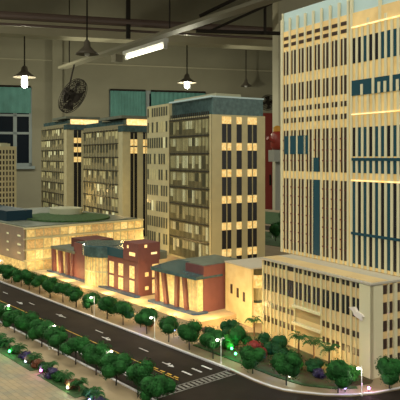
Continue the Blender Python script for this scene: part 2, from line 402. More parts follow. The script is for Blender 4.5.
# ------------------------------------------------------------------ slab towers of the row
def slab_tower(name, label, loc, L, W, H, seed, squares, last=False):
    rnd = random.Random(seed)
    t = thing(name, label, 'model building', (*loc, HG), TROT)
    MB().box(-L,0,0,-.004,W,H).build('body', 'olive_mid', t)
    MB().box(-.060,-.003,0,.002,.003,H-.02).build('corner_pier', 'tan', t)
    fl = .082; z = H-.028; ps = []; ledges = []
    ncol = 12
    cw = (L-.07)/ncol
    while z > .03:
        ledges.append((-L+.004,-.006,z-.005,-.062,.002,z))
        for c in range(ncol):
            x = -L+.008+c*cw
            r = rnd.random(); m = 'pane_grey' if r < .50 else 'pane_green' if r < .9 else 'pane_pale'
            zz = z-.010; hh = fl*.55
            ps.append(winA(x, x+cw*rnd.choice((.42,.66)), zz-hh*rnd.choice((.6,1)), zz, m))
        z -= fl
    many(t, 'glass_pane', ps)
    many(t, 'floor_ledge', ledges, 'ledge')
    many(t, 'mullion', [(-L+.004+c*cw-.002, -.005, .01, -L+.004+c*cw+.002, .002, H-.02) for c in range(ncol+1)], 'olive')
    # end face: cream piers, dark strips, lit squares
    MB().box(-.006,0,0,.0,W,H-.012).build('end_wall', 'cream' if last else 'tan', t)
    return t

t3 = thing('slab_tower', 'cream slab tower nearest the tall tower, with green lit glass on its street side', 'model building', (-2.099,1.843,HG), TROT)
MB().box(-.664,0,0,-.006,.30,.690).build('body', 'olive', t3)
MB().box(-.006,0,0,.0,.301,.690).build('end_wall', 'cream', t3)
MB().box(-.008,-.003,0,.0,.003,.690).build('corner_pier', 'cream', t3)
rnd = random.Random(3); ps = []; led = []
zs = [.682,.600,.516,.434,.352,.270,.188,.106]
for z in zs:
    led.append((-.396,-.005,z-.006,-.014,.003,z))
    for c in range(12):
        x = -.392+c*.0315; r = rnd.random(); m = 'pane_grey' if r < .25 else 'pane_green' if r < .80 else 'pane_pale'
        ps.append(winA(x, x+.0285, z-.073+(.022 if rnd.random() < .5 else 0), z-.013, m))
many(t3, 'glass_pane', ps); many(t3, 'floor_ledge', led, 'ledge')
many(t3, 'mullion', [(-.396+c*.0126-.0010, -.0040, .01, -.396+c*.0126+.0012, .002, .675) for c in range(31)], 'fin_dark')
ps = []
MB().box(-.650,-.007,.0,-.398,.02,.768).build('projecting_panel', 'tan', t3)
for z in [.765,.682,.600,.516,.434,.352,.270,.188,.106]:
    for c in range(9):
        x = -.643+c*.0268; r = rnd.random()
        ps.append(winA(x, x+.0150, z-.056, z-.002 if z < .7 else z-.010, 'pane_grey' if r < .75 else 'pane_green' if r < .93 else 'pane_pale', y=-.007))
many(t3, 'window', ps)
MB().box(-.40,.012,.690,-.012,.285,.775).build('glass_crown', 'crown_glass', t3)
MB().box(-.39,.012,.690,-.003,.06,.762).build('crown_glazing', 'crown_glass', t3)
MB().box(-.012,.010,.690,-.002,.290,.772).build('crown_glazing', 'crown_glass', t3)
MB().box(-.41,.03,.775,-.01,.17,.788).build('roof_slab', 'roof_cream', t3)
MB().box(-.41,.0,.768,.0,.295,.775).build('roof_deck', 'teal_light', t3)
many(t3, 'baluster', [(-.39+i*.0190,-.0012,.682,-.386+i*.0190,.004,.706) for i in range(20)], 'ledge')
cols = ((.058,.108),(.138,.166),(.200,.252))
lit = []; drk = []
z = .682
for i in range(6):
    for (a, b) in cols:
        lit.append(winB(a, b, z-.033, z, 'amber')); drk.append(winB(a, b, z-.033-.086, z-.034, 'dark'))
    z -= .1215
many(t3, 'lit_window', lit); many(t3, 'dark_window', drk)
many(t3, 'window_bar', [(-.002,(a+b)/2-.0025,.0,.0032,(a+b)/2+.0025,.648) for a, b in (cols[0], cols[2])], 'olive')

for nm, lb, loc, L, H, seed in (
    ('slab_tower', 'middle slab tower of the receding row, olive glass side and two lit window columns', (-3.075,2.010), .665, .690, 11),
    ('slab_tower', 'farthest slab tower of the row, below the black ceiling fan', (-4.080,2.183), .64, .742, 12)):
    t = slab_tower(nm, lb, loc, L, .30, H, seed, 0)
    f = (H-.690)
    MB().box(-L+.02,.01,H,-.02,.28,H+.028).build('glass_crown', 'teal_roof', t)
    MB().box(-L*.5,-.012,H+.036,.012,.25,H+.052).build('roof_slab', 'roof_grey', t)
    MB().box(-.014,.030,H-.004,.004,.24,H+.032).build('lit_crown', 'amber_hot', t)
    MB().box(-.064,-.004,H-.044,.008,.29,H-.008).build('dark_band', 'teal_roof', t)  # dark teal band standing proud of the wall below the crown
    if seed == 11:
        cc = ((.048,.092),(.130,.166)); zr = (.602+f,.556+f)
    else:
        cc = ((.052,.108),); zr = (.638,.570,.498)
    lit = []; drk = []
    for a, b in cc:
        for z in zr: lit.append(winB(a, b, z-.038, z, 'amber', x=.0))
        drk.append(winB(a, b, .02, H-.045, 'dark', x=-.0006, t=.0012))
    many(t, 'lit_window', lit); many(t, 'dark_window', drk)
    many(t, 'window_bar', [(-.002,(a+b)/2-.0025,.02,.0030,(a+b)/2+.0025,H-.05) for a, b in cc], 'olive')

# distant grid tower at the left edge
ft = thing('grid_tower', 'distant grey grid tower model at the left edge before the dark window', 'model building', (-4.56,1.86,HG), TROT)
MB().box(-.30,0,0,0,.14,.578).build('body', 'tan', ft)
ws = []
for i in range(13):
    for j in range(5): ws.append(winA(-.288+j*.058, -.288+j*.058+.034, .03+i*.041, .03+i*.041+.028, 'dark'))
many(ft, 'window', ws)
many(ft, 'end_window', [winB(.014+j*.024, .026+j*.024, .03+i*.041, .058+i*.041, 'dark') for i in range(13) for j in range(5)])
MB().box(-.22,.03,.578,-.12,.10,.606).build('roof_box', 'roof_cream', ft)
MB().box(-.09,.03,.578,-.03,.10,.600).build('roof_box', 'roof_cream', ft)

# ------------------------------------------------------------------ low buildings
mall = thing('shopping_centre', 'long golden glazed shopping block with green roof garden at far left', 'model building', (-2.527,1.151,HG))
MH = .190
MB().box(-.95,0,0,0,.62,MH).build('body', 'cream', mall)
MB().box(-.95,-.004,.046,.0,.004,MH).build('street_wall', 'mauve', mall)
MB().box(-.95,-.003,.003,-.004,.004,.044).build('shop_front', 'gold', mall)
lw = []
for i in range(4):
    z0, z1 = ((.150,.182),(.098,.139),(.052,.091),(.005,.044))[i]
    for k in range(15):
        y = .010+k*.040; lw.append((-.004,y,z0,.0016,y+.034,z1, ('gold','gold_dark','gold','gold_dark','amber','gold_dark','gold')[(k*5+i*3) % 7]))
many(mall, 'lit_window', lw)
for z in (.046,.0915,.139,.184): MB().box(-.004,-.006,z,.007,.62,z+.006).build('floor_band', 'cream', mall)
many(mall, 'small_lit_window', [(-.30+a,-.0055,z,-.30+a+w,.002,z+.007,'pane_pale') for a, w in ((.02,.010),(.12,.018),(.235,.030)) for z in (.075,.112,.150)] + [(-.62+a,-.0055,z,-.62+a+.012,.002,z+.007,'pane_pale') for a in (.05,.18) for z in (.075,.15)])  # small lit windows of the street wall
def oval(cx, cy, rx, ry, n=28): return [(cx+rx*math.cos(2*PI*i/n), cy+ry*math.sin(2*PI*i/n)) for i in range(n)]
MB().box(-.94,.01,MH,-.02,.60,MH+.004).build('roof_deck', 'roof_grey', mall)
MB().prism(oval(-.26,.34,.24,.20), MH+.004, MH+.012).build('roof_garden', 'grass', mall)
MB().prism(oval(-.42,.42,.10,.08), MH+.012, MH+.040).build('roof_pavilion', 'roof_cream', mall)
MB().box(-.90,.04,MH+.004,-.29,.17,MH+.052).build('blue_skylight', 'navy', mall)

r1 = thing('brick_complex', 'brick-red low building with round glass hall and upright lit windows', 'model building', (-1.740,1.200,TERR))
MB().box(-.198,0,0,-.001,.085,.119).build('body', 'brick', r1)
MB().box(-.088,-.004,.119,.004,.088,.180).build('upper_block', 'brick', r1)
MB().box(-.20,-.002,.119,-.088,.10,.150).build('glass_box', 'teal', r1)
MB().box(-.0015,-.001,0,.0015,.086,.119).build('end_wall', 'brick', r1)
lw = []
for x in (-.182,-.122,-.052):
    for z0, z1 in ((.010,.050),(.058,.100)):
        for dx in (0,.0155): lw.append((x+dx,-.002,z0,x+dx+.0125,.004,z1))
many(r1, 'lit_window', lw, 'amber')
many(r1, 'end_window', [(-.002,.026,.020,.003,.040,.032),(-.002,.026,.066,.003,.040,.080),(-.002,.056,.005,.003,.082,.052),(-.002,.056,.060,.003,.082,.105)], 'amber')
many(r1, 'upper_window', [(-.062,-.0055,.160,-.054,0,.170),(-.048,-.0055,.136,-.014,0,.148),(-.004,.022,.165,.0055,.032,.175),(-.004,.050,.140,.0055,.074,.147)], 'amber_hot')
# round glass hall
cx, cy, rr = -.275, .050, .084
m = MB().lathe([(rr,0),(rr,.108)], 40, (cx, cy)); m.build('glass_drum', 'gold', r1)
many(r1, 'drum_mullion', [(cx+(rr+.001)*math.cos(a)-.0011, cy+(rr+.001)*math.sin(a)-.0011, 0, cx+(rr+.001)*math.cos(a)+.0011, cy+(rr+.001)*math.sin(a)+.0011, .108) for a in [PI+PI*i/20 for i in range(21)]], 'tan')
MB().lathe([(rr+.002,.052),(rr+.002,.058)], 40, (cx, cy)).build('drum_band', 'cream', r1)
MB().lathe([(rr+.010,.108),(rr+.012,.112),(rr+.012,.146),(rr,.150)], 40, (cx, cy)).build('drum_crown', 'teal_roof', r1)
# left wing with slanting piers
MB().box(-.62,.002,0,-.430,.11,.096).build('wing_glass', 'gold', r1)
MB().box(-.625,-.010,.096,-.425,.11,.106).build('wing_roof', 'roof_grey', r1)
MB().box(-.436,-.006,0,-.345,.10,.140).build('wing_tower', 'brick', r1)
MB().box(-.56,.05,.106,-.425,.17,.142).build('rear_block', 'brick_dark', r1)
MB().box(-.43,.0,.140,-.348,.10,.143).build('tower_roof', 'teal_roof', r1)
def pier(root, xb, xt, w, z, y0=-.010, m='brick'):
    MB().hexa([(xb,y0,0),(xb+w,y0,0),(xb+w,y0+.016,0),(xb,y0+.016,0)], [(xt,y0,z),(xt+w,y0,z),(xt+w,y0+.016,z),(xt,y0+.016,z)]).build('slanted_pier', m, root)
for xb, xt in ((-.612,-.620),(-.552,-.562),(-.500,-.500),(-.462,-.455)): pier(r1, xb, xt, .020, .096)
MB().box(-.64,-.020,-.0006,.012,-.001,.006).build('plinth', 'blue_edge', r1)
MB().box(-.62,.10,.10,-.09,.19,.128).build('rear_roof', 'roof_grey', r1)

r2 = thing('brick_hall', 'small brick-red hall with slanted piers and glowing corner glass', 'model building', (-1.436,1.206,TERR))
MB().box(-.214,.0,0,0,.10,.104).build('lit_glass', 'gold', r2)
many(r2, 'mullion', [(-.042+i*.007,-.0015,0,-.0412+i*.007,.001,.104) for i in range(7)], 'tan')
for xb, xt, w in ((-.204,-.207,.014),(-.155,-.172,.016),(-.103,-.100,.015),(-.052,-.064,.014)): pier(r2, xb, xt, w, .106, -.010, 'brick_dark')
MB().hexa([(-.222,-.014,.104),(.006,-.012,.104),(.006,.10,.104),(-.222,.10,.104)], [(-.222,-.014,.116),(.004,-.010,.112),(-.004,.10,.124),(-.222,.10,.128)]).build('roof', 'teal_roof', r2)
MB().box(-.085,.022,0,.003,.128,.142).build('brick_block', 'brick', r2)
MB().box(-.080,.027,.142,-.002,.123,.1435).build('block_roof', 'roof_grey', r2)
MB().prism([(-.228,-.022),(.0,-.022),(.014,-.006),(.014,.03),(-.228,.03)], -.0006, .006).build('plinth', 'blue_edge', r2)
MB().box(-.214,.10,0,-.095,.26,.128).build('rear_wing', 'roof_grey', r2)

r3 = thing('annex_block', 'plain golden block with three dark windows between brick hall and podium', 'model building', (-1.280,1.282,HG), TROT)
MB().prism([(-.142,0),(0,0),(0,.006),(-.064,.03),(-.064,.25),(-.142,.25)],0,.170).build('body', 'annex', r3)
MB().prism([(-.145,-.003),(.003,-.003),(.003,.012),(.02,.095),(.02,.25),(-.145,.25)],.170,.174).build('roof_slab', 'parapet', r3)
many(r3, 'window', [winA(-.112,-.102,.080,.108,'brown_glass'), winA(-.078,-.068,.074,.102,'brown_glass'), winA(-.045,-.035,.068,.096,'brown_glass')])
gc = thing('glass_cylinder', 'slim round glazed stair tower glowing beside the cream podium', 'model building', (-1.316,1.341,HG))
MB().lathe([(.0155,0),(.0155,.143)], 20).build('lit_glass', 'amber', gc)
MB().lathe([(.0165,.143),(.0165,.160),(.013,.163)], 20).build('grey_cap', 'roof_grey', gc)
MB().lathe([(.0165,.068),(.0165,.104)], 20).build('pale_band', 'roof_cream', gc); MB().lathe([(.017,.060),(.017,.068)], 20).build('band', 'teal_roof', gc)

# ------------------------------------------------------------------ planting
def crown_mb(rx, rz, cz, n, ls, rnd, flat=.55):
    mb = MB(); k0 = 6
    blobs = [(Vector((rnd.uniform(-.5,.5)*rx, rnd.uniform(-.5,.5)*rx, cz+rnd.uniform(-.35,.45)*rz)), rnd.uniform(.45,.68)) for _ in range(10)]
    for c, f in blobs: mb.ball(tuple(c), rx*f*.75, 5, rz/rx)
    for i in range(n):
        c, f = rnd.choice(blobs)
        d = Vector((rnd.gauss(0,1), rnd.gauss(0,1), rnd.gauss(0,1))).normalized()
        p = c + Vector((d.x*rx*f, d.y*rx*f, d.z*rz*f))*rnd.uniform(.72,1.08)
        u = Vector((rnd.gauss(0,1), rnd.gauss(0,1), rnd.gauss(0,1))).normalized(); v = u.cross(d)
        if v.length < .05: continue
        v = v.normalized()*ls*rnd.uniform(.7,1.4); u = v.cross(d).normalized()*ls*.55
        mb.leaf(p, u, v)
    return mb
def tree_proto(seed, h=.078, r=.037, m='leaf'):
    rnd = random.Random(seed)
    cr = crown_mb(r, r*.92, h-r*.92, 760, .0032, rnd).mesh('crown', M[m])
    tk = MB(); b = h-r*1.1
    tk.tube([(0,0,-.001),(.0008,0,b*.5),(0,.0005,b+.008)], .0017, 7, .0011)
    for a in range(4):
        an = a*PI/2+rnd.random(); tk.tube([(0,0,b*.8),(math.cos(an)*r*.35, math.sin(an)*r*.35, b+.010)], .0009, 5, .0005)
    return tk.mesh('trunk', M['bark']), cr
protos = [tree_proto(s) for s in (1,2,3,4)]
ORD = ['first','second','third','fourth','fifth','sixth','seventh','eighth','ninth','tenth','eleventh','twelfth','thirteenth','fourteenth','fifteenth','sixteenth','seventeenth']
def tree(loc, label, group, sc=1, idx=0, z=HG, protos=protos):
    t = thing('street_tree', label, 'tree', (*loc, z), random.uniform(0, 6.28), group)
    t.scale = (sc, sc, sc*random.uniform(.95,1.05))
    tk, cr = protos[idx % len(protos)]
    for n, me in (('trunk', tk), ('crown', cr)):
        o = bpy.data.objects.new(n, me); C.objects.link(o); o.parent = t
nearT = [(-1.787,.741),(-1.678,.741),(-1.60,.741),(-1.507,.741),(-1.415,.741),(-1.327,.741),(-1.232,.741),(-1.148,.741),(-1.064,.741),(-.985,.733)]
for i, p in enumerate(nearT):
    tree((p[0], p[1]-.008), f'dark green street tree on the near kerb, {ORD[i]} from the left frame edge', 'street trees on the near kerb', .98, i)
farT = [(-2.424,1.012),(-2.346,1.012),(-2.255,1.012),(-2.185,1.012),(-2.098,1.012),(-2.014,1.012),(-1.919,1.012),(-1.828,1.012),(-1.726,1.012),(-1.636,1.012),(-1.547,1.012),(-1.426,1.012),(-1.325,1.012),(-1.237,1.012),(-1.145,1.012)]
for i, p in enumerate(farT):
    tree(p, f'green street tree across the road, {ORD[i]} from the left along the far kerb', 'street trees on the far kerb', .96, i+1)
for p, lb, s in (((-1.008,1.012), 'large round tree just right of the double street lamp, red shrub behind it', .90),
                 ((-.908,1.015), 'round tree on the curved kerb before the three palms', .98),
                 ((-.809,1.066), 'wide round tree left of the right-hand street lamp', .96),
                 ((-.750,1.166), 'round tree at the right frame edge before the podium end', .92)):
    tree(p, lb, 'street trees on the curved corner', s, 2)
# far background trees behind the slab tower
for p, lb in (((-2.50,2.70), 'dark tree glimpsed between slab tower and tall tower, nearest the podium roof'), ((-2.62,2.90), 'dark tree in the gap behind the slab tower, in front of the rear road'), ((-3.10,3.45), 'dark tree in the gap behind the slab tower, beyond the rear road')):
    tree(p, lb, 'trees glimpsed behind the slab tower', 1.5, 1)

def bush(loc, r, h, m, label, group, seed, name='shrub', z=HG):
    rnd = random.Random(seed)
    o = crown_mb(r, h*.55, h*.48, 300, .0030, rnd).build(name, m); o.location = (*loc, z)
    tag(o, label, 'shrub', group)
bl = [((-1.238,1.090),.026,.050,'leaf_dark','dark rounded shrub behind the tree left of the double lamp'),
      ((-1.205,1.105),.024,.050,'leaf_dark','dark rounded shrub straight behind the double street lamp'),
      ((-1.235,1.155),.030,.060,'leaf_dark','tall dark shrub against the golden annex, left one'),
      ((-1.175,1.085),.026,.040,'leaf_bright','bright green low shrub right of the double street lamp'),
      ((-1.155,1.120),.034,.060,'leaf','tall mid-green shrub before the podium left corner'),
      ((-1.105,1.145),.028,.052,'leaf_dark','dark shrub against the podium foot, left of the red shrub'),
      ((-1.068,1.082),.026,.055,'leaf_red','red-leaved shrub between the two kerb trees before the podium'),
      ((-1.040,1.130),.030,.060,'leaf_dark','dark rounded shrub behind the red shrub'),
      ((-.995,1.110),.026,.045,'leaf_dark','low dark shrub between red shrub and palms'),
      ((-.955,1.098),.026,.034,'leaf_bright','light green shrub in the bed below the left palm'),
      ((-.925,1.125),.024,.034,'leaf_dark','dark shrub below the middle palm'),
      ((-.890,1.100),.016,.020,'leaf_purple','purple-blue flowering shrub in the bed under the palms'),
      ((-.835,1.135),.028,.040,'leaf_bright','light green shrub at the podium corner behind the right street lamp'),
      ((-1.275,1.105),.024,.036,'leaf_rust','rust-red shrub on the far pavement below the brick hall'),
      ((-1.505,1.055),.018,.026,'leaf_rust','rust-red shrub behind the far kerb below the round glass hall'),
      ((-1.470,1.050),.016,.024,'leaf_red','small red shrub beside the rust shrub below the brick hall'),
      ((-1.33,1.085),.020,.028,'leaf','small green shrub between far kerb trees below the brick hall')]
for i, (p, r, h, m, lb) in enumerate(bl): bush(p, r, h, m, lb, 'shrubs in the beds before the buildings', 40+i, z=HG+.0008)

# palms
def frond_mb(L, n_leaf=9):
    mb = MB(); pts = []
    for i in range(8):
        t = i/7; pts.append(Vector((L*(t*.95), 0, L*(.45*math.sin(t*2.3)) - L*.25*t*t)))
    mb.tube(pts, .0007, 4, .0003)
    for i in range(1, 8):
        for s in (-1, 1):
            p = pts[i]; w = L*.30*(1-.5*i/7)
            mb.leaf(p+Vector((w*.3, s*w*.5, -w*.25)), Vector((.0016,0,0)), Vector((w*.35, s*w*.5, -w*.35)))
    return mb
M['frond'] = mat('palm_frond', (.02,.10,.022), .6, noise=.3, nscale=60, spec=.3)
fr_mesh = {m: frond_mb(.026).mesh('frond', M['frond']) for m in ('leaf','leaf_dark','leaf_bright','leaf_purple')}
def palm(loc, h, m, label, group, nf=13, sc=1, name='palm_tree', z=HG, cat='palm'):
    t = thing(name, label, cat, (*loc, z), random.uniform(0,6), group); t.scale = (sc,)*3
    MB().tube([(0,0,-.001),(.001,0,h*.5),(0,0,h)], .0028, 8, .0018).build('trunk', 'bark_tan', t)
    for i in range(nf):
        o = bpy.data.objects.new('frond', fr_mesh[m]); C.objects.link(o); o.parent = t
        o.location = (0,0,h); o.rotation_euler = (0, random.uniform(-.55,.35), i*2.4)
for p, h, lb in (((-1.001,1.165),.052,'leftmost of three palms against the podium front'), ((-.955,1.165),.048,'middle of three palms against the podium front'), ((-.905,1.160),.047,'rightmost of three palms against the podium front')):
    palm(p, h, 'leaf', lb, 'palms before the podium', z=HG+.0008)
palm((-1.215,1.225), .040, 'leaf_bright', 'short palm beside the glowing glass cylinder at the podium left end', 'palms before the podium', z=HG+.0008)
# hedge row at lower left: squat palm clumps and flowering shrubs
hz = HG+.0015
hd = [((-1.69,.662),'leaf','at the left frame edge'),((-1.60,.658),'leaf','left of the first green light'),((-1.545,.658),'leaf','between the two green lights'),((-1.478,.660),'leaf','just right of the second green light'),
      ((-1.385,.655),'leaf','right of the blue shrub'),((-1.305,.655),'leaf_dark','by the magenta light'),((-1.225,.652),'leaf','in the middle of the second bed'),((-1.165,.652),'leaf','at the end of the second bed by the pale light'),((-1.095,.650),'leaf_dark','in the lowest bed at the bottom frame edge')]
for i, (p, m, lb) in enumerate(hd):
    palm(p, .020, m, 'squat palm clump '+lb, 'palm clumps in the plaza beds', 24, .74, 'palm_clump', hz)
    bush((p[0]-.022, p[1]-.004), .015, .022, ('leaf','leaf_rust','leaf_dark')[i % 3], ('mid-green','rust-brown','dark green')[i % 3]+' shrub by palm clump '+lb, 'low shrubs in the plaza beds', 80+i, 'low_shrub', hz)
for i, (p, m, lb) in enumerate((((-1.430,.654),'leaf_purple','blue-violet shrub in the first plaza bed left of the white light'), ((-1.275,.645),'leaf_purple','blue-violet shrub beside the magenta light in the second bed'), ((-1.065,.640),'leaf_purple','violet shrub in the lowest bed at the bottom frame edge'), ((-1.362,.650),'leaf_rust','rust shrub at the right end of the first plaza bed'))):
    bush(p, .017, .022, m, lb, 'flowering shrubs in the plaza beds', 95+i, 'flowering_shrub', hz)

# ------------------------------------------------------------------ small spot lights among the plants
leds = [((-1.585,.640,.010),'green','left green spot light at the first palm clumps',(.1,1,.3)),((-1.495,.640,.010),'green','right green spot light of the first plaza bed',(.1,1,.3)),
        ((-1.405,.642,.008),'coolw','cool white spot light beside the blue-violet shrub',(.7,.85,1)),((-1.320,.640,.008),'magenta','magenta spot light at the start of the second bed',(1,.2,.8)),
        ((-1.185,.636,.008),'warmw','pale yellow-green spot light in the second plaza bed',(.7,1,.5)),((-1.088,.632,.010),'violet','violet spot light at the bottom frame edge',(.45,.35,1)),
        ((-1.110,1.055,.012),'green','green spot light glowing under the shrubs right of the double lamp',(.1,1,.35)),((-.925,1.045,.010),'warmw','white spot light at the foot of the tree before the palms',(.8,1,.8)),
        ((-.985,1.060,.022),'blue','blue spot light by the shrub left of the palms',(.2,.4,1)),((-.805,1.085,.008),'violet','violet spot light on the bed left of the right street lamp',(.6,.4,1)),
        ((-.770,1.120,.008),'magenta','pink spot light right of the right street lamp',(1,.5,.8)),((-1.49,1.035,.018),'violet','violet spot light among red shrubs below the round hall',(.4,.35,1)),
        ((-1.345,1.045,.022),'blue','blue spot light on the tree below the brick hall',(.2,.4,1)),((-1.14,1.07,.015),'green','green spot light at the bright shrub',(.1,1,.35))]
for (x, y, z), m, lb, c in leds:
    t = thing('spot_light', lb, 'light', (x, y, HG), 0, 'coloured spot lights among the plants')
    MB().tube([(0,0,-.0005),(0,0,z-.002)], .0007, 6).build('stem', 'steel_dark', t)
    MB().ball((0,0,z), .0032, 6).build('lens', 'led_'+m, t)
    light('glow', 'POINT', (0,0,z+.006), .030, c, .004, t)

# ------------------------------------------------------------------ street lamps of the model
def street_lamp(loc, side, label, double=False, h=.060, lean=0):
    t = thing('street_lamp', label, 'street lamp', (*loc, HG), 0, 'street lamps of the model')
    MB().lathe([(.0024,-.0005),(.0024,.003),(.0012,.0045)], 8).build('base', 'white', t)
    MB().tube([(0,0,.003),(lean*.5,0,h*.6),(lean,0,h+.002)], .00115, 8, .0008).build('pole', 'white', t)
    for s in ((side, -side) if double else (side,)):
        L = .012 if s == side else .009
        am = MB().tube([(lean,0,h-.004),(lean+.0,s*L*.5,h+.001),(lean,s*L,h+.001)], .0008, 6).build('arm', 'white', t)
        MB().ball((lean,s*L,h-.0008), .0036 if s == side else .002, 6, .7).build('lantern', 'lamp_on' if s == side else 'white', am)
        if s == side: light('glow', 'POINT', (lean,s*L,h-.007), .035, (1,.9,.72), .004, t)
for p, sd, lb, db in (((-2.546,1.06),-1,'white street lamp at far left before the shopping block',False), ((-1.692,1.000),-1,'white street lamp on far kerb below the round glass hall',False),
    ((-1.374,1.001),-1,'white street lamp on far kerb below the brick hall',False), ((-1.105,1.002),-1,'white street lamp with two arms near the pedestrian crossing',True),
    ((-1.762,.738),1,'white street lamp on near kerb at the left frame edge',False), ((-1.474,.738),1,'white street lamp on near kerb, second from left',False),
    ((-1.199,.738),1,'white street lamp on near kerb by the lane arrows',False), ((-.768,1.092),-1,'white street lamp on the curved kerb before the podium corner',False),
    ((-2.62,2.80),-1,'tiny lit street lamp behind the slab tower, nearer one',False), ((-3.35,3.32),-1,'tiny lit street lamp behind the slab tower, beyond the rear road',False)):
    street_lamp(p, sd, lb, db, lean=(.004 if sd > 0 else 0))

# warm point lights added in and between the lit buildings for their light spill
warm = [((-2.30,1.16,.03),.10),((-2.15,1.15,.03),.10),((-2.0,1.13,.035),.13),((-1.86,1.15,.03),.10),((-1.70,1.16,.05),.14),((-1.60,1.15,.035),.13),((-1.48,1.15,.035),.12),((-1.36,1.20,.05),.18),((-1.29,1.22,.05),.15),
        ((-2.47,1.20,.04),.07),((-2.47,1.40,.05),.08),((-2.60,1.08,.04),.06),((-2.80,1.08,.04),.06),((-2.1,1.66,.06),.32),((-1.80,1.70,.06),.30),((-2.45,1.78,.07),.3),((-1.65,1.55,.05),.2),
        ((-1.19,1.19,.03),.07),((-1.08,1.19,.02),.05),((-.93,1.165,.018),.05),((-2.9,1.9,.25),.22),((-3.6,2.0,.25),.25),((-1.22,1.36,.05),.10)]
for i, ((x,y,z), p) in enumerate(warm):
    light('spill_light', 'POINT', (x, y, HG+z+.01), p*2.0, WARM, .012)

# ------------------------------------------------------------------ the workshop around the table
RA = math.radians(49.74+15.7); cR, sR = math.cos(math.radians(15.7)), math.sin(math.radians(15.7))
def rp(px, py, Y):      # sight line -> point on the workshop plane Y
    k = (px-200)/620; d = Y/(cR-k*sR)
    return Vector((d*(k*cR+sR), Y, 1.4+(157-py)/620*d))
def room(o, st=True):
    o.rotation_euler = (0,0,RA)
    return struct(o) if st else o
def rw(v): return Matrix.Rotation(RA, 3, 'Z') @ Vector(v)
WY = 11.0; CH = 4.0
w1a, w1b = rp(-60,87,WY).x, rp(32,87,WY).x; wt = rp(32,87,WY).z; wb = rp(32,166,WY).z
w2a, w2b = rp(109,92,WY).x, rp(206,92,WY).x; wt2 = rp(150,91,WY).z; wb2 = wb
XL, XR = -6, 9.5
wall = MB()
wall.box(XL,WY,0,XR,WY+.25,wb); wall.box(XL,WY,max(wt,wt2),XR,WY+.25,CH)
wall.box(XL,WY,wb,w1a,WY+.25,max(wt,wt2)); wall.box(w1b,WY,wb,w2a,WY+.25,max(wt,wt2)); wall.box(w2b,WY,wb,XR,WY+.25,max(wt,wt2))
room(wall.build('wall_back', 'plaster'))
room(MB().box(XL,-3,-.05,XR,WY+.25,0).build('floor', 'floor'))
room(MB().box(XL,-3,CH,XR,WY+.25,CH+.1).build('ceiling', 'ceil'))
room(MB().box(XL-.2,-3,0,XL,WY+.25,CH).build('wall_left', 'plaster'))
room(MB().box(XR,-3,0,XR+.2,WY+.25,CH).build('wall_right', 'plaster'))
px0 = rp(52,60,WY).x; px1 = rp(62,60,WY).x
room(MB().box(px0,WY-.12,0,px1,WY,CH).build('trim_1', 'plaster'))
room(MB().box(XL,WY-.02,rp(50,61,WY).z,px0,WY,rp(50,60,WY).z).build('trim_2', 'plaster_light'))
room(MB().box(px1,WY-.02,rp(230,70,WY).z,XR,WY,rp(230,69,WY).z).build('trim_3', 'plaster_light'))
by = 8.8
b0 = rp(0,33,by); b1 = rp(0,20,by)
room(MB().box(XL,by,b0.z,XR,by+.30,b1.z+.02).build('trim_4', 'plaster_light'))
room(MB().box(XL,by+.9,b0.z+.28,XR,by+1.2,CH).build('trim_5', 'plaster'))
def window(n, xa, xb, za, zb, bars, rail):
    w = MB(); 
    for x in (xa, xb-.05): w.box(x,WY+.02,za,x+.05,WY+.10,zb)
    for z in (za, zb-.05): w.box(xa,WY+.02,z,xb,WY+.10,z+.05)
    for x in bars: w.box(x-.03,WY+.03,za,x+.03,WY+.09,zb)
    for z in rail: w.box(xa,WY+.03,z-.02,xb,WY+.09,z+.02)
    f = struct(w.build(f'window_{n}', 'frame')); f.rotation_euler = (0,0,RA)
    MB().box(xa,WY+.055,za,xb,WY+.065,zb).build('pane', 'night', f)
    MB().box(xa-.05,WY-.08,za-.05,xb+.05,WY+.06,za).build('window_sill', 'frame', f)
window(1, w1a, w1b, wb, max(wt,wt2), (rp(15,130,WY).x,), (rp(10,133,WY).z, rp(10,115,WY).z))
window(2, w2a, w2b, wb2, max(wt,wt2), (rp(148,110,WY).x, rp(188,110,WY).x), (rp(150,133,WY).z,))
def blind(xa, xb, za, zb, label):
    t = thing('window_blind', label, 'blind', (0,0,0), RA)
    mb = MB(); n = 60
    for i in range(n):
        xa_ = xa+(xb-xa)*i/n; xc = xa+(xb-xa)*(i+1)/n
        y0 = WY-.03+.005*math.sin(i*1.3); y1 = WY-.03+.005*math.sin((i+1)*1.3)
        mb.hexa([(xa_,y0,za),(xc,y1,za),(xc,y1+.008,za),(xa_,y0+.008,za)], [(xa_,y0,zb),(xc,y1,zb),(xc,y1+.008,zb),(xa_,y0+.008,zb)])
    mb.build('fabric', 'curtain', t)
    MB().tube([(xa,WY-.03,zb),(xb,WY-.03,zb)], .018, 8).build('rail', 'steel_dark', t)
blind(w1a, w1b-.02, rp(10,113,WY).z, wt, 'teal fabric blind over the left window behind the lit pendant lamp')
blind(w2a+.02, rp(148,110,WY).x-.05, rp(120,118,WY).z, wt2, 'teal fabric blind over the middle window, part left of the dark upright bar')
blind(rp(148,110,WY).x+.05, w2b-.02, rp(160,118,WY).z, wt2, 'teal fabric blind over the middle window, part above the slab tower roof')

def room_thing(name, label, cat, at, group=None):
    return thing(name, label, cat, rw(at), RA, group)
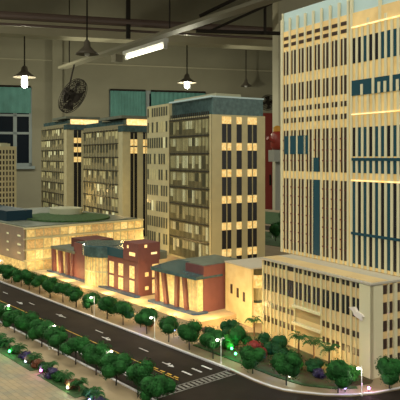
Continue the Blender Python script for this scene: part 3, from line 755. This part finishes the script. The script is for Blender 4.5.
# ceiling pipe
p0 = rp(-30,13,7.6); p1 = rp(330,36,7.6)
pz = rp(0,15,7.6).z
pl = thing('ceiling_pipe', 'long reddish-brown pipe running across the room under the ceiling', 'pipe', (0,0,0), RA)
MB().tube([(XL+.2,7.6,pz),(XR-.2,7.6,pz)], .05, 12).build('pipe_run', 'pipe', pl)
MB().tube([(XL+.2,7.66,pz-.09),(XR-.2,7.66,pz-.09)], .016, 10).build('conduit', 'pipe', pl)
for x in (-2.0, rp(128,10,7.6).x, 6.0): MB().box(x-.025,7.56,pz-.20,x+.025,7.61,CH).build('hanger_bracket', 'steel_dark', pl)
# bent branch pipes at the right
tp = thing('roof_truss', 'dark diagonal roof bars above the beam at top right of the room', 'truss', (0,0,0), RA)
for a, b, r in (((200,16),(262,-14),.022), ((210,31),(272,3),.016), ((196,26),(284,-4),.030)):
    MB().tube([rp(*a,6.9), rp(*b,6.3)], r, 8).build('diagonal_bar', 'steel_dark', tp)
MB().tube([rp(265,4,6.6), rp(265,34,6.6)], .018, 8).build('upright_bar', 'steel_dark', tp)
MB().tube([rp(196,31,6.8), rp(282,33.5,6.6)], .022, 8).build('lower_bar', 'steel_dark', tp)

# pendant lamps
def pendant(px, top, sy, by_, wpx, Y, lit, label, bulb_len=0):
    a = rp(px, by_, Y); d = a.length and (Y/(cR-((px-200)/620)*sR)); s = d/620
    R_ = wpx*s/2; zt = rp(px, top, Y).z; zs = rp(px, sy, Y).z; zb = rp(px, by_, Y).z
    t = room_thing('pendant_lamp', label, 'lamp', (a.x, Y, zb), 'enamel pendant lamps')
    MB().tube([(0,0,zs-zb-.02),(0,0,zt-zb)], .009, 8).build('cord', 'steel_dark', t)
    hh = zs-zb
    m = MB().lathe([(R_*.14,hh),(R_*.26,hh*.86),(R_*.30,hh*.55),(R_*.62,hh*.25),(R_,0),(R_*.98,-.006),(R_*.58,hh*.2),(R_*.1,hh*.5)], 28); m.sm = True
    m.build('shade', 'shade', t)
    L = bulb_len*s
    if lit:
        b = MB().lathe([(.02,.05),(.035,.0),(.042,-L*.4),(.040,-L*.85),(.01,-L)], 14); b.sm = True; b.build('bulb', 'bulb', t)
        light('glow', 'POINT', (0,0,-L-.03), 45, (1,.96,.70), .05, t)
    else:
        b = MB().ball((0,0,-.0), .03, 6); b.build('bulb', 'white', t)
    return t
pendant(24.5, 33, 66, 77, 23, 8.95, True, 'lit grey pendant lamp with long bright bulb at left', 11)
pendant(87, -20, 40, 54, 23.5, 7.1, False, 'unlit dark pendant lamp, largest and nearest, above the fan', 0)
pendant(187, 45, 74, 82.5, 19, 9.0, True, 'lit grey pendant lamp above the slab tower roof', 6)
pendant(246, 50, 79, 86, 11, 10.6, False, 'faint unlit pendant lamp far back right of the others', 0)

# cable tray and fluorescent lamp
ta = rp(62,68,9.5); tb_ = rp(165,34,6.7); td = (tb_-ta).normalized()
def rod_along(mb, a, b, w, h):
    t = (b-a).normalized(); n = t.cross(Vector((0,0,1))).normalized()*w/2; u = Vector((0,0,h/2))
    return mb.hexa([tuple(a-n-u),tuple(b-n-u),tuple(b+n-u),tuple(a+n-u)], [tuple(a-n+u),tuple(b-n+u),tuple(b+n+u),tuple(a+n+u)])
te = tb_ + td*2.6
tr = thing('cable_tray', 'pale galvanised cable tray running diagonally under the ceiling', 'tray', (0,0,0), RA)
rod_along(MB(), ta, te, .13, .035).build('channel', 'tray', tr)
for f in (.05,.55,.9):
    p = ta.lerp(te, f); MB().tube([p, (p.x,p.y,max(p.z+.1, CH))], .008, 6).build('hanger_rod', 'steel_dark', tr)
def fluorescent(a, b, label, power=None, hang=.12):
    t = thing('fluorescent_lamp', label, 'lamp', (0,0,0), RA, 'fluorescent tube lamps')
    d = (b-a).normalized()
    rod_along(MB(), a, b, .07, .05).build('housing', 'white', t)
    u = Vector((0,0,-.065))
    MB().tube([a+d*.08+u, b-d*.04+u], .024, 12).build('tube', 'tube', t)
    for p in (a+d*.05, b-d*.02): MB().box(p.x-.022,p.y-.022,p.z-.10,p.x+.022,p.y+.022,p.z+.02).build('end_socket', 'white', t)
    for p in (a+d*.15, b-d*.15): MB().tube([p, p+Vector((0,0,hang))], .006, 6).build('chain', 'steel_dark', t)
    c = (a+b)/2+Vector((0,0,-.11))
    if power:
        light('glow', 'AREA', c, power, (1,.98,.78), (b-a).length*.95, t, (0,0,math.atan2(d.y,d.x)), .10)
    return t
fa = rp(125,53,8.3); fb = rp(166,40,7.2)
fluorescent(fa, fb, 'lit fluorescent tube lamp hanging below the diagonal cable tray', 14)
MB_box = MB().box(-.06,-.05,-.06,.06,.05,.04).build('junction_box', 'tray'); MB_box.location = rw(rp(117,58,8.55)); MB_box.rotation_euler = (0,0,RA+.5)
tag(MB_box, 'small grey metal junction box at the left end of the fluorescent lamp', 'box')
# fluorescent lamps added out of view over the table to light the model
def w2r(x, y, z): return Matrix.Rotation(-RA, 3, 'Z') @ Vector((x, y, z))
for (x, y, z, pw, lb) in ((-.1,-.7,2.75,30,'unseen fluorescent tube lamp above the near end of the table'), (-1.5,.2,3.0,19,'unseen fluorescent tube lamp above the middle of the model street'), (.6,.9,2.9,22,'unseen fluorescent tube lamp above the right end of the table'), (-3.2,.3,3.1,15,'unseen fluorescent tube lamp above the far left of the table')):
    fluorescent(w2r(x-.6,y,z), w2r(x+.6,y,z), lb, pw, hang=CH-z)

for (r, d_, lb) in ((-3.3, 4.6, 'unseen fluorescent fill lamp near the ceiling in the left of the workshop'), (3.6, 4.8, 'unseen fluorescent fill lamp near the ceiling in the right of the workshop')):  # added out of view to brighten the back wall, beam and ceiling
    c = Vector((d_*0,0,0)) + Matrix.Rotation(-RA, 3, 'Z') @ (FW*d_ + RT*r); c.z = 3.8
    fluorescent(c-Vector((.6,0,0)), c+Vector((.6,0,0)), lb, 95, hang=.2)
# black caged fan hanging from the tray
def fan(name, label, at, R_, normal, rod_top=None, m='steel_dark'):
    t = room_thing(name, label, 'fan', at)
    nz = Vector(normal).normalized(); q = nz.to_track_quat('Z', 'Y').to_matrix()
    def P(x, y, z): return q @ Vector((x, y, z))
    cg = MB()
    for rr, zz in ((1,0),(.97,.05),(.97,-.05),(.75,.085),(.5,.10),(.75,-.085),(.5,-.10),(.28,.11)):
        cg.tube([P(R_*rr*math.cos(a*PI/12), R_*rr*math.sin(a*PI/12), zz*R_*2.2) for a in range(25)], R_*.018, 5)
    for i in range(36):
        a = i*PI/18; c, s = math.cos(a), math.sin(a)
        for sg in (1,-1):
            cg.tube([P(R_*.2*c,R_*.2*s,sg*.11*R_*2.2), P(R_*.75*c,R_*.75*s,sg*.085*R_*2.2), P(R_*c,R_*s,0)], R_*.012, 4)
    cg.build('cage', m, t)
    for i in range(4):
        a0 = i*PI/2; mb = MB(); pts = []
        lo = []; hi = []
        for (r, a, z) in ((.15,a0,-.03),(.85,a0-.25,-.05),(.85,a0+.55,.05),(.15,a0+.5,.03)):
            lo.append(tuple(P(R_*r*math.cos(a), R_*r*math.sin(a), R_*(z-.01)*2))); hi.append(tuple(P(R_*r*math.cos(a), R_*r*math.sin(a), R_*(z+.01)*2)))
        mb.hexa(lo, hi).build('blade', m, t)
    MB().tube([P(0,0,-.55*R_), P(0,0,-.1*R_), P(0,0,.24*R_)], R_*.24, 14).build('motor', m, t)
    if rod_top is not None:
        e = P(0,0,-.35*R_)
        MB().tube([e, e+Vector((.02,0,.12)), (0.02,0,rod_top-at[2])], .012, 8).build('hanging_rod', m, t)
    return t
fp = rp(73,96,9.0)
fan('ceiling_fan', 'black caged fan hanging tilted above the farthest slab tower', fp, .27, (.70*cR-.5*sR*0, -.50, -.50), rod_top=rp(80,64,9.0).z)

# column, cabinet and red machine at the right
ca = rp(273,100,7.3); 
room(MB().box(rp(272.5,100,7.5).x,7.3,0,ca.x+.75,7.5,CH).build('trim_6', 'plaster_light'))
cx0 = rp(258,112,8.2).x; cx1 = rp(286,112,8.2).x; cz = rp(265,113,8.2).z
cb = room_thing('metal_cabinet', 'tall dark red metal cabinet behind the slab tower beside the column', 'cabinet', (cx0, 8.2, 0))
cw = cx1-cx0
MB().box(0,0,.05,cw,.45,cz).build('body', 'red_metal', cb)
for k in (0,1):
    dr = MB().box(k*cw/2+.01,-.02,.08,(k+1)*cw/2-.01,0,cz-.03).build('door', 'red_metal', cb)
    MB().box(cw/2+(-.05 if k == 0 else .03),-.04,1.0,cw/2+(-.03 if k == 0 else .05),-.02,1.15).build('handle', 'steel_dark', dr)
for x in (.02,cw-.06): MB().box(x,.02,0,x+.04,.06,.05).build('foot', 'steel_dark', cb)
fan('caged_fan', 'small dark caged fan standing on top of the red cabinet', rp(268,104,8.42)+Vector((0,0,.02)), .12, (-.5,-.8,.2))
rm = room_thing('workshop_machine', 'small red machine with yellow cap on grey stand beside the tall tower', 'machine', (rp(279,150,6.9).x, 6.9, 0))
zt = rp(279,140,6.9).z
MB().lathe([(.16,0),(.16,.03),(.05,.05),(.045,zt-.14),(.06,zt-.12)], 16).build('stand', 'grey_pipe', rm)
MB().box(-.10,-.09,zt-.26,.10,.09,zt-.12).build('gearbox', 'grey_pipe', rm)
m_ = MB().lathe([(.07,zt-.12),(.10,zt-.08),(.10,zt+.06),(.07,zt+.10)], 16); m_.sm = True; m_.build('housing', 'red', rm)
MB().lathe([(.05,zt+.10),(.05,zt+.15),(.02,zt+.17)], 14, (-.02,0)).build('cap', 'yellow', rm)
MB().tube([(-.03,-.02,zt-.04),(-.17,-.06,zt+.02)], .022, 8).build('lever', 'red', rm)

# ------------------------------------------------------------------ world and colour management
w = bpy.data.worlds.new('world'); bpy.context.scene.world = w; w.use_nodes = True
w.node_tree.nodes['Background'].inputs[0].default_value = (.78,.77,.66,1); w.node_tree.nodes['Background'].inputs[1].default_value = .7
vs = bpy.context.scene.view_settings
vs.view_transform = 'Standard'; vs.look = 'None'; vs.gamma = 1; vs.use_curve_mapping = False; vs.exposure = 0
